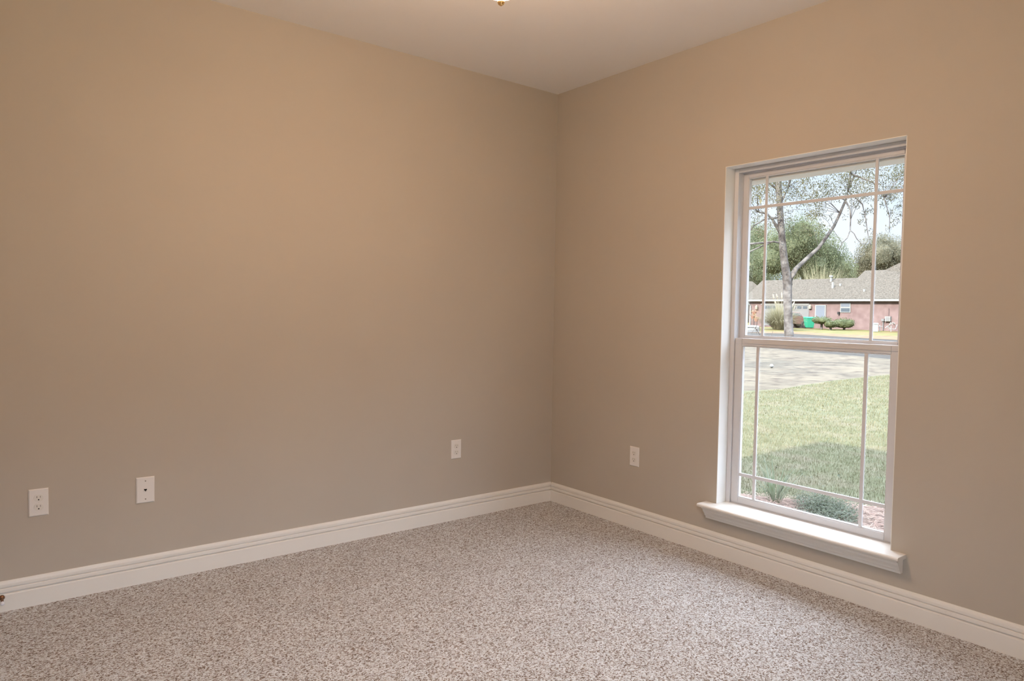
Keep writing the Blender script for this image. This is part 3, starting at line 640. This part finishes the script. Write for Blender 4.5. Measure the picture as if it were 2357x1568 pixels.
# far house behind, left
q = at(1742, 700, 105); q.z = hg
MB().add([q+rh*(-6)+Vector((0, 0, 3.2)), q+rh*3+Vector((0, 0, 3.2)), q+rh*3+fh*8+Vector((0, 0, 3.2)), q-rh*6+fh*8+Vector((0, 0, 3.2)), q+rh*(-1.5)+fh*4+Vector((0, 0, 6.3)), q+rh*(.6)+fh*4+Vector((0, 0, 6.3)),
          q+rh*(-5.7)+fh*.3, q+rh*2.7+fh*.3, q+rh*2.7+fh*7.7, q-rh*5.7+fh*7.7],
         [(0, 1, 5, 4), (1, 2, 5), (2, 3, 4, 5), (3, 0, 4), (0, 1, 7, 6), (1, 2, 8, 7), (2, 3, 9, 8), (3, 0, 6, 9), (6, 7, 8, 9)])\
    .build('distant_house', M['shingle']).update_tag()
tag(bpy.data.objects['distant_house'], 'grey roofed house far behind, left of the brick house', 'house')

# ------------------------------------------------------------------ things in front of the brick house
# wheeled bin
bp_ = loc2(1861.5, 64.3); t = thing('trash_bin', 'green wheeled trash bin beside the driveway', 'trash bin', tuple(bp_))
def taper(c, w0, d0, w1, d1, z0, z1):
    c = Vector(c); v = [c+rh*a*w_+fh*b*d_+Vector((0, 0, z)) for w_, d_, z in ((w0, d0, z0), (w1, d1, z1)) for a, b in ((-.5, -.5), (.5, -.5), (.5, .5), (-.5, .5))]
    return MB().add(v, [(0, 3, 2, 1), (4, 5, 6, 7), (0, 1, 5, 4), (1, 2, 6, 5), (2, 3, 7, 6), (3, 0, 4, 7)])
taper(bp_, .58, .55, .80, .80, .05, .90).build('body', M['bin'], t, bevel=.03)
taper(bp_, .86, .88, .80, .78, .90, 1.04).build('lid', M['bin'], t, bevel=.03)
for s_ in (-1, 1): MB().tube([bp_+rh*s_*.33+fh*.25+Vector((0, 0, .12)), bp_+rh*s_*.27+fh*.25+Vector((0, 0, .12))], .12, 14).build('wheel', M['tyre'], t)
taper(bp_-rh*.02-fh*.36, .16, .02, .16, .02, .72, .80).build('sticker', M['ball'], t)
# car, mostly behind the plume grass
cc = loc2(1825, 66); t = thing('car', 'maroon car parked on the driveway behind the plume grass', 'car', tuple(cc))
prof = [(-2.2, .35), (2.1, .35), (2.2, .75), (1.9, .95), (1.0, 1.05), (.35, 1.45), (-1.1, 1.48), (-1.8, 1.08), (-2.2, .95)]
def extr(pr, hw_, name, m, par, lab=None):
    v = [cc+rh*(x*.45)+fh*(s_*hw_) + fh*(-x*.25)+Vector((0, 0, z)) for s_ in (-1, 1) for x, z in pr]; n = len(pr)
    return MB().add(v, [tuple(range(n)), tuple(range(n, 2*n))]+[(i, (i+1) % n, n+(i+1) % n, n+i) for i in range(n)]).build(name, m, par, bevel=.05, label=lab)
extr(prof, .88, 'body', M['maroon'], t)
extr([(-1.55, 1.08), (.8, 1.08), (.3, 1.38), (-1.05, 1.41)], .895, 'side_window', M['extglass'], t)
for x in (-1.4, 1.35):
    for s_ in (-1, 1):
        q = cc+rh*(x*.45)+fh*(s_*.86-x*.25)+Vector((0, 0, .34)); wv = fh*.22
        whl = MB().tube([q-wv*.5, q+wv*.5], .34, 20).build('wheel', M['tyre'], t); MB().tube([q-wv*.54, q-wv*.40], .2, 12).build('hub', M['hub'], whl)
# clipped shrubs
def shrub(px, py, dep, rx, rz, label, ry=.8):
    c0 = loc2(px, dep); mb = MB(); cz = at(px, py, dep).z; t = thing('shrub', label, 'shrub', tuple(c0), 'clipped shrubs in front of the brick house')
    ico = bmesh.new(); bmesh.ops.create_icosphere(ico, subdivisions=3, radius=1)
    vs = []
    for v_ in ico.verts:
        k = uni(.86, .98); x_, y_, z_ = v_.co; f_ = lambda q: math.copysign(abs(q)**.8, q); vs.append(Vector((c0.x, c0.y, cz))+rh*f_(x_)*rx*k+fh*f_(y_)*ry*k+Vector((0, 0, f_(z_)*rz*k)))
    mb.add(vs, [tuple(v_.index for v_ in f_.verts) for f_ in ico.faces]); ico.free()
    for v_ in vs:
        for _ in range(3): leaf(mb, jit(v_, .07), uni(.09, .16), .07, uni(0, 6.28), uni(-.5, 1.4))
    mb.build('foliage', M['hedge'], t)
    MB().tube([c0-Vector((0, 0, .05)), Vector((c0.x, c0.y, cz))], .10, 7).build('stem', M['bark'], t)
shrub(1890, 738.5, 61.8, .80, .30, 'flat topped green shrub left of the group, right beside the bin')
shrub(1911, 746.5, 60.8, .46, .32, 'small low shrub in the middle of the clipped group')
shrub(1942, 745, 61.5, .82, .42, 'largest rounded green shrub, under the small house window')
# plume grass
c0 = loc2(1794, 60); pg = thing('plume_grass', 'tall clump of pale plume grass left of the tree trunk', 'ornamental grass', tuple(c0))
clump('', c0, 1100, 1.6, 2.8, .035, None, '', '', 1.9, .6, .17).build('blades', M['palegrass'], pg)
pl = MB()
for px, py, x2, y2 in ((1782, 690, 1779, 676), (1790, 688, 1787, 676), (1800, 690, 1799, 672), (1824, 706, 1829, 694), (1826, 716, 1831, 703), (1786, 702, 1783, 690), (1805, 700, 1806, 686)):
    a_, b_ = at(px, py, 60), at(x2, y2, 60); pl.tube([c0+Vector((0, 0, .5)), a_, a_.lerp(b_, .3), a_.lerp(b_, .7), b_], [.012, .02, .07, .06, .01], 6)
pl.build('plumes', M['plume'], pg)
# white bollard-like utility cabinet
q = loc2(2014, 58.5); uc = thing('utility_cabinet', 'white utility cabinet standing on the far lawn', 'utility box', tuple(q))
taper(q, .30, .30, .30, .30, 0, .62).build('body', M['ball'], uc); taper(q, .36, .36, .30, .30, .62, .72).build('lid', M['ball'], uc)
# condenser pipes / hose at the right
q = loc2(2050, 58.8); hb = MB()
for k in range(5): hb.tube([jit(q+Vector((0, 0, .25+.08*k)), .35), jit(q+Vector((0, 0, .3+.08*k)), .35), jit(q+rh*.3+Vector((0, 0, .35+.07*k)), .25)], .035, 6)
tag(hb.tube([q, q+Vector((0, 0, .5))], .03, 6).build('coiled_hose', M['ball']), 'pale coiled garden hose heap against the brick wall at right', 'hose')
q = loc2(2024, 58.8); hb = MB().tube([q, q+Vector((0, 0, .55))], .035, 6).tube([q+rh*(-.2)+Vector((0, 0, .42)), q+rh*.22+Vector((0, 0, .42))], .025, 6)
tag(hb.build('garden_stake', M['ball']), 'thin white cross shaped stake right of the utility cabinet', 'stake')
# flower pots and driveway kerbs on the left
def pot(px, py, dep, r_, label):
    c0 = loc2(px, dep); top = at(px, py, dep); t = thing('potted_flowers', label, 'potted plant', tuple(c0), 'flower pots by the garage')
    MB().tube([c0, Vector((c0.x, c0.y, top.z-.25))], .03, 6).build('stand', M['tyre'], t)
    MB().lathe([(.12, -.32), (.2, -.10), (.22, -.02)], top, 2, 12).build('pot', M['pot'], t)
    m_ = MB(); leafcloud(m_, top+Vector((0, 0, .05)), r_, 150, .09, .5); m_.build('foliage', M['flower'], t)
pot(1736, 717.5, 69.5, .42, 'orange flowers in a raised pot, higher of two left of the garage'); pot(1733, 727, 69, .32, 'orange flowers in a pot, lower of two left of the garage')
pot(1741, 733, 68.5, .25, 'small potted flowers nearest the garage door')
s0 = strip('driveway', [(1640, 765), (1745, 766), (1748, 766)], [(1640, 752), (1745, 752), (1748, 752)], .03, M['concrete'], 12, 2); struct(s0, 'pale concrete driveway at the left edge of the view', 'driveway')
a_, b_ = loc2(1690, 57), loc2(1742, 57)
def slab(a, b, h0, h1, dp): return MB().add([q+fh*f_+Vector((0, 0, z)) for z in (h0, h1) for q, f_ in ((a, 0), (b, 0), (b, dp), (a, dp))], [(0, 3, 2, 1), (4, 5, 6, 7), (0, 1, 5, 4), (1, 2, 6, 5), (2, 3, 7, 6), (3, 0, 4, 7)])
kb = thing('concrete_ledge', 'low white concrete ledge at the left end of the far lawn', 'ledge', tuple(a_))
slab(a_, b_, -.02, .22, 1.2).build('base', M['ball'], kb); slab(a_-fh*.05, b_+rh*.12-fh*.05, .26, .40, 1.35).build('cap', M['ball'], kb); slab(a_, b_-rh*.1+fh*0, .2199, .2601, 1.1).build('joint', M['concrete'], kb)

# saplings at the near edge of the street
def sapling(pts, dep, label):
    p_ = [at(x, y, dep) for x, y in pts]; m_ = MB().tube(p_, [.035]+[.02]*(len(p_)-2)+[.008], 6)
    if len(pts) > 3:
        for _ in range(6): q1 = p_[-2].lerp(p_[-1], rnd()); m_.tube([q1, jit(q1, .35)], [.012, .005], 4)
    tag(m_.build('sapling', M['bark']), label, 'sapling', 'bare saplings by the street')
sapling([(1757, 800), (1752, 776), (1747, 768), (1741, 758), (1734, 752)], 34.5, 'thin bare sapling leaning left, beside the left grille bar')
sapling([(1769, 800), (1773, 781), (1779, 762)], 34.5, 'thin straight bare sapling leaning right, left of the tree trunk')
